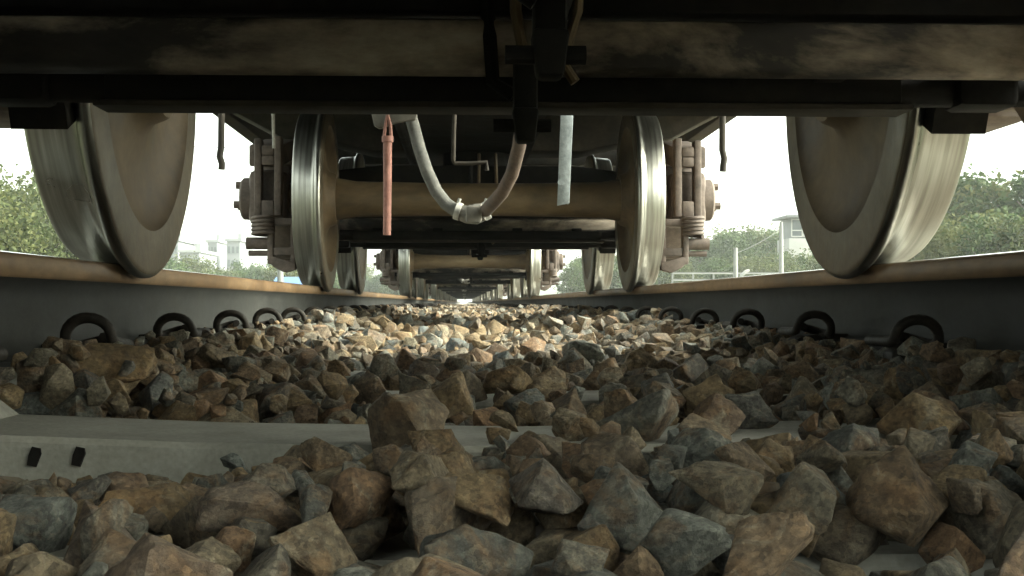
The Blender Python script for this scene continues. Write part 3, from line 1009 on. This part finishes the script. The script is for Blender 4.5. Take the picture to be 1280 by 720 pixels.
# things that hang only from the end of the second wagon (coordinates are local to it)
W1 = wagons[1]
E = -1.47
rod = part('hanging_rod', ['red'], W1, lambda bm: (b_tube(bm, [(-0.331, E, 0.655), (-0.331, E + 0.003, 0.50), (-0.333, E + 0.005, 0.322)], [0.0155, 0.0145, 0.0135], 12),
                                                  b_tube(bm, [(-0.344, E, 0.645), (-0.338, E, 0.70), (-0.331, E, 0.735)], 0.006, 8), b_tube(bm, [(-0.318, E, 0.645), (-0.322, E, 0.70), (-0.331, E, 0.735)], 0.006, 8),
                                                  b_tube(bm, [(-0.331, E, 0.642), (-0.331, E, 0.662)], 0.020, 12)), 50)
rod['label'] = 'faded red rod with forked top'
part('bracket', ['grey'], W1, lambda bm: (b_prism(bm, [(-0.40, 0.80), (-0.22, 0.80), (-0.235, 0.722), (-0.30, 0.712), (-0.36, 0.690), (-0.378, 0.70)], 'y', E + 0.01, E + 0.04, 0, 0.004), b_box(bm, (-0.31, E + 0.12, 0.80), (0.06, 0.26, 0.05), 0.005)))
strip = part('hanging_strip', ['galv'], W1, lambda bm: (b_prism(bm, [(0.268, 0.80), (0.312, 0.80), (0.296, 0.432), (0.254, 0.424)], 'y', E - 0.003, E + 0.003, 0, 0.0015),
                                                       b_prism(bm, [(0.3065, 0.80), (0.312, 0.80), (0.296, 0.432), (0.2905, 0.432)], 'y', E + 0.0032, E + 0.04, 0, 0.001),
                                                       b_tube(bm, [(0.266, E - 0.008, 0.505), (0.266, E + 0.004, 0.505)], 0.011, 10), b_box(bm, (0.295, E + 0.11, 0.81), (0.05, 0.25, 0.05), 0.005)), 30)
strip['label'] = 'bent galvanised steel strip'
part('wire_loop', ['dark'], W1, lambda bm: b_tube(bm, [(-0.10, E + 0.14, 0.80), (-0.104, E + 0.14, 0.70), (-0.106, E + 0.14, 0.595), (-0.10, E + 0.14, 0.585), (-0.04, E + 0.14, 0.585), (0.012, E + 0.14, 0.59), (0.014, E + 0.14, 0.56)], 0.0075, 8), 60)
for sg, px in ((-1, 262), (1, 924)):
    c = (px - 580) / 383.0 - 0.068
    part('hook', ['dark'], W1, lambda bm: b_tube(bm, [(c, E + 0.22, 1.0), (c, E, 0.85), (c, E, 0.72), (c - 0.001, E, 0.62), (c + 0.006 * sg * 1.0, E, 0.59), (c + 0.004 - 0.002, E, 0.565), (c + 0.001, E, 0.545)], 0.0115, 10), 60)
part('pale_rod', ['pale'], W1, lambda bm: b_tube(bm, [(-0.848, -0.70, 1.0), (-0.848, -0.68, 0.925), (-0.847, -0.66, 0.89), (-0.846, -0.65, 0.85), (-0.845, -0.64, 0.72)], [0.018, 0.017, 0.012, 0.007, 0.006], 10), 60)

# ------------------------------------------------------------------ trees
def make_tree(name, h, rx, seed, leafm, n_clump, n_leaf, leaf):
    r = random.Random(seed)
    T = empty(name)
    def trunk(bm):
        b_tube(bm, [(0, 0, -0.6), (0.03, 0, 0.3 * h * .4), (0.08, 0.05, 0.45 * h), (0.0, 0.1, 0.8 * h)], [0.05 * h * .55, 0.04 * h * .55, 0.028 * h * .55, 0.008 * h], 8)
        for k in range(6):
            a = r.uniform(0, 6.28); z0 = h * r.uniform(0.3, 0.55)
            b_tube(bm, [(0.05, 0.03, z0), (rx * .4 * math.cos(a), rx * .4 * math.sin(a), z0 + h * .14), (rx * .75 * math.cos(a), rx * .75 * math.sin(a), z0 + h * .24)], [0.014 * h, 0.009 * h, 0.003 * h], 6)
    part('trunk', ['bark'], T, trunk, 60)
    V, Fc = [], []
    for c in range(n_clump):
        # clump centres through the crown's volume, denser to the outside
        while True:
            p = Vector((r.uniform(-1, 1), r.uniform(-1, 1), r.uniform(-1, 1)))
            if 0.25 < p.length < 1:
                break
        wob = 0.8 + 0.5 * noise.noise(p * 1.7 + Vector((seed, 0, 0)))
        cc = Vector((p.x * rx * wob, p.y * rx * wob, 0.60 * h + p.z * 0.40 * h * wob))
        cr = r.uniform(0.16, 0.30) * rx
        for l in range(n_leaf):
            q = Vector((r.gauss(0, 1), r.gauss(0, 1), r.gauss(0, 0.75))) * cr * 0.55
            n = Vector((r.gauss(0, 1), r.gauss(0, 1), r.gauss(0.6, 1))).normalized()
            t = n.orthogonal().normalized()
            t = Matrix.Rotation(r.uniform(0, 6.28), 3, n) @ t
            b = n.cross(t)
            s = leaf * r.uniform(0.6, 1.3)
            o = cc + q
            i = len(V)
            V += [o - t * s, o + b * s * 0.5, o + t * s, o - b * s * 0.5]
            Fc.append((i, i + 1, i + 2, i + 3))
    me = bpy.data.meshes.new('crown')
    me.from_pydata([v[:] for v in V], [], Fc)
    me.materials.append(M[leafm])
    cobj = bpy.data.objects.new('crown', me); col.objects.link(cobj); cobj.parent = T
    return T

KT = [make_tree('broadleaf_tree', 5.0, 2.1, 3, 'leaf', 70, 110, 0.10), make_tree('broadleaf_tree', 5.0, 2.5, 5, 'leaf2', 72, 110, 0.10),
      make_tree('broadleaf_tree', 5.0, 1.7, 8, 'leaf', 60, 110, 0.095), make_tree('broadleaf_tree', 5.0, 2.3, 13, 'leaf2', 66, 110, 0.105)]
KTT = [tree_of(t) for t in KT]
used = [False] * 4
def plant(px, top, Y, base, kind, label, group, hmin=2.0):
    """a tree whose top reaches the height seen at px, top when it stands Y metres down the line"""
    p = at(px, top, Y)
    h = max(hmin, (p.z - base) * 1.1)
    if used[kind]:
        t = copy_tree(KT[kind], None, KTT[kind])
    else:
        t = KT[kind]; used[kind] = True
    t.location = (p.x, Y, base)
    s = h / 5.0
    t.scale = (s * random.uniform(0.85, 1.2), s * random.uniform(0.85, 1.2), s)
    t.rotation_euler = (0, 0, random.uniform(0, 6.28))
    tag(t, label, 'tree', group)
rr = random.Random(21)
L_L = ('yellow green tree on the bank beside the line across from the house', 'trees on the bank')
for (px, top, Y, k) in ((-95, 235, 52, 0), (-50, 228, 50, 1), (-8, 232, 49, 3), (22, 230, 53, 1), (52, 246, 55, 3), (84, 256, 57, 1), (116, 276, 62, 0), (150, 292, 66, 1), (5, 262, 40, 3), (55, 278, 42, 1), (95, 296, 46, 3), (-40, 250, 39, 1)):
    plant(px, top, Y, -1.15, k, *L_L)
L_F = ('small pale tree in the hazy row below the far apartment blocks', 'hazy tree row below the apartment blocks')
for i, px in enumerate(range(180, 420, 13)):
    plant(px + rr.uniform(-4, 4), 334 + 0.05 * (px - 180) + rr.uniform(-14, 9), 118 + rr.uniform(-14, 22), -1.2, rr.choice((0, 2, 0, 3)), *L_F)
for i, px in enumerate(range(428, 545, 11)):
    plant(px, 338 + rr.uniform(-6, 10), 165 + rr.uniform(-10, 25), -1.2, rr.choice((0, 2, 3)), *L_F)
L_R = ('green tree on the wooded slope around the house with dark windows', 'trees on the slope around the house')
for i, px in enumerate(range(712, 1075, 13)):
    t = np.interp(px, [700, 860, 900, 950, 990, 1020, 1060, 1080], [332, 308, 298, 290, 296, 306, 300, 280])
    plant(px + rr.uniform(-4, 4), t + rr.uniform(-5, 6), 96 + rr.uniform(-8, 8), -0.6, rr.choice((0, 2, 3, 0)), *L_R)
for i, px in enumerate(range(850, 1075, 24)):
    t = np.interp(px, [850, 960, 1060], [330, 318, 318])
    plant(px + rr.uniform(-5, 5), t + rr.uniform(-6, 8), 78 + rr.uniform(-5, 5), -0.9, rr.choice((0, 3, 1)), *L_R)
L_N = ('dense green tree rising close beside the line past the house', 'dense trees close beside the line')
for (px, top, Y, k) in ((1085, 285, 60, 0), (1120, 262, 56, 2), (1160, 246, 52, 0), (1200, 232, 48, 2), (1232, 226, 47, 0), (1262, 222, 46, 3), (1295, 226, 45, 0), (1330, 222, 44, 2), (1375, 230, 44, 0),
                        (1185, 278, 40, 3), (1222, 276, 38, 1), (1258, 272, 37, 0), (1298, 276, 36, 3), (1150, 296, 42, 1), (1340, 272, 36, 0)):
    plant(px, top, Y, -1.15, k, *L_N)

# ------------------------------------------------------------------ house, poles, lamp, guard rail, cables, city
HY = 88.0
p0 = at(990, 308, HY); p1 = at(1056, 266, HY)
house = empty('house', (0, 0, 0))
zb, zt = 0.2, p1.z
zf = at(1000, 297, HY).z
part('wall', ['wall'], house, lambda bm: b_box(bm, ((p0.x + p1.x) / 2, HY + 1.7, (zb + zf) / 2), (p1.x - p0.x, 3.4, zf - zb), 0.02))
part('upper_wall', ['wallgrey'], house, lambda bm: b_box(bm, ((p0.x + p1.x) / 2 + 0.1, HY + 1.7, (zf + zt) / 2 - 0.1), (p1.x - p0.x - 0.3, 3.1, zt - zf - 0.25), 0.02))
part('roof', ['wallgrey'], house, lambda bm: b_box(bm, ((p0.x + p1.x) / 2, HY + 1.5, zt - 0.1), (p1.x - p0.x + 0.7, 4.2, 0.2), 0.03, (0, R(-3), 0)))
nW = 4
ww = (p1.x - p0.x - 0.3) / nW
for k in range(nW):
    cx = p0.x + 0.17 + ww * (k + 0.5)
    wd = part('window', ['wall'], house, lambda bm: [b_box(bm, (cx + dx, HY + 0.12, (zf + zt) / 2 - 0.12), (0.07, 0.08, zt - zf - 0.5)) for dx in (-ww / 2 + 0.05, ww / 2 - 0.05)] + [b_box(bm, (cx, HY + 0.122, z), (ww - 0.1, 0.07, 0.07)) for z in (zf + 0.14, (zf + zt) / 2 - 0.3, zt - 0.4)])
    part('pane', ['glass'], wd, lambda bm: b_box(bm, (cx, HY + 0.14, (zf + zt) / 2 - 0.12), (ww - 0.12, 0.04, zt - zf - 0.52)))
tag(house, 'flat roofed house with pale wall and a row of dark windows on the slope', 'house')

def pole(px, top, Y, label, arm):
    p = at(px, top, Y)
    o = empty('utility_pole', (p.x, Y, -1.2))
    H_ = p.z + 1.2
    part('shaft', ['pole'], o, lambda bm: b_tube(bm, [(0, 0, 0), (0, 0, H_)], [0.17, 0.11], 12), 60)
    if arm:
        part('cross_arm', ['pole'], o, lambda bm: b_box(bm, (0, -0.16, H_ - 0.4), (1.3, 0.09, 0.1), 0.01))
    return tag(o, label, 'pole', 'poles beside the line')
pole(922, 309, 70, 'short pale concrete pole among the trees, next to the white street lamp', False)
pole(980, 276, 72, 'tall pale pole standing in front of the house corner', False)
pole(112, 120, 60, 'concrete utility pole holding one end of the thin cable on the bank side', True)
pole(352, 172, 62, 'concrete utility pole holding the far end of the thin cable', True)
a, b2 = at(112, 170, 60), at(352, 182, 62)
bm = bmesh.new()
b_tube(bm, [a.lerp(b2, t / 14) - Vector((0, 0, 0.32 * (1 - (2 * t / 14 - 1) ** 2))) for t in range(15)], 0.022, 6)
tag(finish('overhead_cable', bm, 'wire', None, 60), 'thin dark cable strung between the poles on the bank side', 'cable')
a, b2 = at(922, 316, 70), at(980, 285, 72)
bm = bmesh.new()
b_tube(bm, [a.lerp(b2, t / 10) - Vector((0, 0, 0.12 * (1 - (2 * t / 10 - 1) ** 2))) for t in range(11)], 0.016, 6)
tag(finish('overhead_cable', bm, 'wire', None, 60), 'thin dark cable strung between the two pale poles by the house', 'cable')

p = at(932, 344, 62)
lamp = empty('street_lamp', (p.x, 62, -1.2))
part('lamp_post', ['pole'], lamp, lambda bm: b_tube(bm, [(-0.25, 0, 0), (-0.25, 0, p.z + 1.0), (-0.12, 0, p.z + 1.2)], [0.07, 0.05, 0.035], 10), 60)
part('lamp_head', ['wall'], lamp, lambda bm: b_prism(bm, [(-0.18, p.z + 1.12), (-0.05, p.z + 1.16), (0.30, p.z + 1.42), (0.26, p.z + 1.52), (0.08, p.z + 1.46), (-0.16, p.z + 1.24)], 'y', -0.14, 0.14, 0, 0.02))
tag(lamp, 'low street lamp with tilted white head beside the short pole', 'street lamp')

g0, g1 = at(842, 345, 74), at(1075, 330, 74)
guard = empty('guard_rail', (0, 0, 0))
zg = at(900, 340, 74).z
n_post = 10
for k in range(n_post):
    x = g0.x + (g1.x - g0.x) * k / (n_post - 1)
    part('post', ['pole'], guard, lambda bm: b_box(bm, (x, 74.0, (zg - 1.3) / 2), (0.10, 0.10, zg + 1.3), 0.01))
for z in (zg - 0.05, zg - 0.45, zg - 0.85):
    part('bar', ['pole'], guard, lambda bm: b_prism(bm, [(73.90, z - 0.06), (73.945, z - 0.05), (73.945, z + 0.05), (73.90, z + 0.06), (73.92, z)], 'x', g0.x, g1.x))
tag(guard, 'pale three bar guard rail below the wooded slope', 'guard rail')

def block(px0, px1, top, Y, label, name='apartment_block', floors=8):
    a, b_ = at(px0, top, Y), at(px1, top, Y)
    o = empty(name, (0, 0, 0))
    z0 = -1.2
    part('wall', ['cityblock'], o, lambda bm: b_box(bm, ((a.x + b_.x) / 2, Y + 6, (a.z + z0) / 2), (b_.x - a.x, 12, a.z - z0), 0.0))
    part('roof', ['wallgrey'], o, lambda bm: (b_box(bm, ((a.x + b_.x) / 2, Y + 6, a.z + 0.2), (b_.x - a.x + 0.6, 12.6, 0.4), 0.0), b_box(bm, ((a.x * .35 + b_.x * .65), Y + 6, a.z + 0.9), ((b_.x - a.x) * 0.3, 5, 1.0), 0.0)))
    n = 3
    for f in range(floors):
        z = a.z - 1.3 - f * 2.0
        if z < 1:
            break
        for k in range(n):
            x = a.x + (b_.x - a.x) * (k + 0.5) / n
            part('window', ['glass'], o, lambda bm: b_box(bm, (x, Y - 0.02, z), ((b_.x - a.x) / n * 0.55, 0.16, 1.0), 0.0))
    return tag(o, label, 'building', 'far apartment blocks')
block(212, 226, 302, 185, 'far pale apartment slab half lost in haze beside the rusty wheel')
block(262, 274, 303, 200, 'narrow far apartment tower in haze above the tree row')
block(286, 302, 302, 190, 'far apartment block in haze next to the wagon bracket, wider of two towers')
block(228, 252, 316, 172, 'low wide far building in haze above the tree row')

# blue roofed shed at the foot of the tree row
p0, p1 = at(344, 352, 92), at(392, 352, 92)
shed = empty('shed', (0, 0, 0))
part('wall', ['wallgrey'], shed, lambda bm: b_box(bm, ((p0.x + p1.x) / 2, 94.5, 0.05), (p1.x - p0.x, 5, 2.5), 0.0))
part('roof', ['bluesheet'], shed, lambda bm: b_prism(bm, [(91.8, 1.30), (97.2, 1.30), (94.5, 2.0)], 'x', p0.x - 0.2, p1.x + 0.2))
tag(shed, 'low shed with blue sheet roof beyond the rail near the tree row', 'shed')

# ------------------------------------------------------------------ haze
bm = bmesh.new()
b_box(bm, (0, 330, 29.0), (900, 860, 64), 0.0)
m = bpy.data.materials.new('haze')
m.use_nodes = True
nt = m.node_tree
nt.nodes.clear()
pv = nt.nodes.new('ShaderNodeVolumePrincipled')
pv.inputs['Color'].default_value = (0.93, 0.95, 0.93, 1)
pv.inputs['Density'].default_value = 0.0007
pv.inputs['Anisotropy'].default_value = 0.2
out = nt.nodes.new('ShaderNodeOutputMaterial')
nt.links.new(pv.outputs[0], out.inputs['Volume'])
hz = finish('haze', bm, m)
tag(hz, kind='stuff')
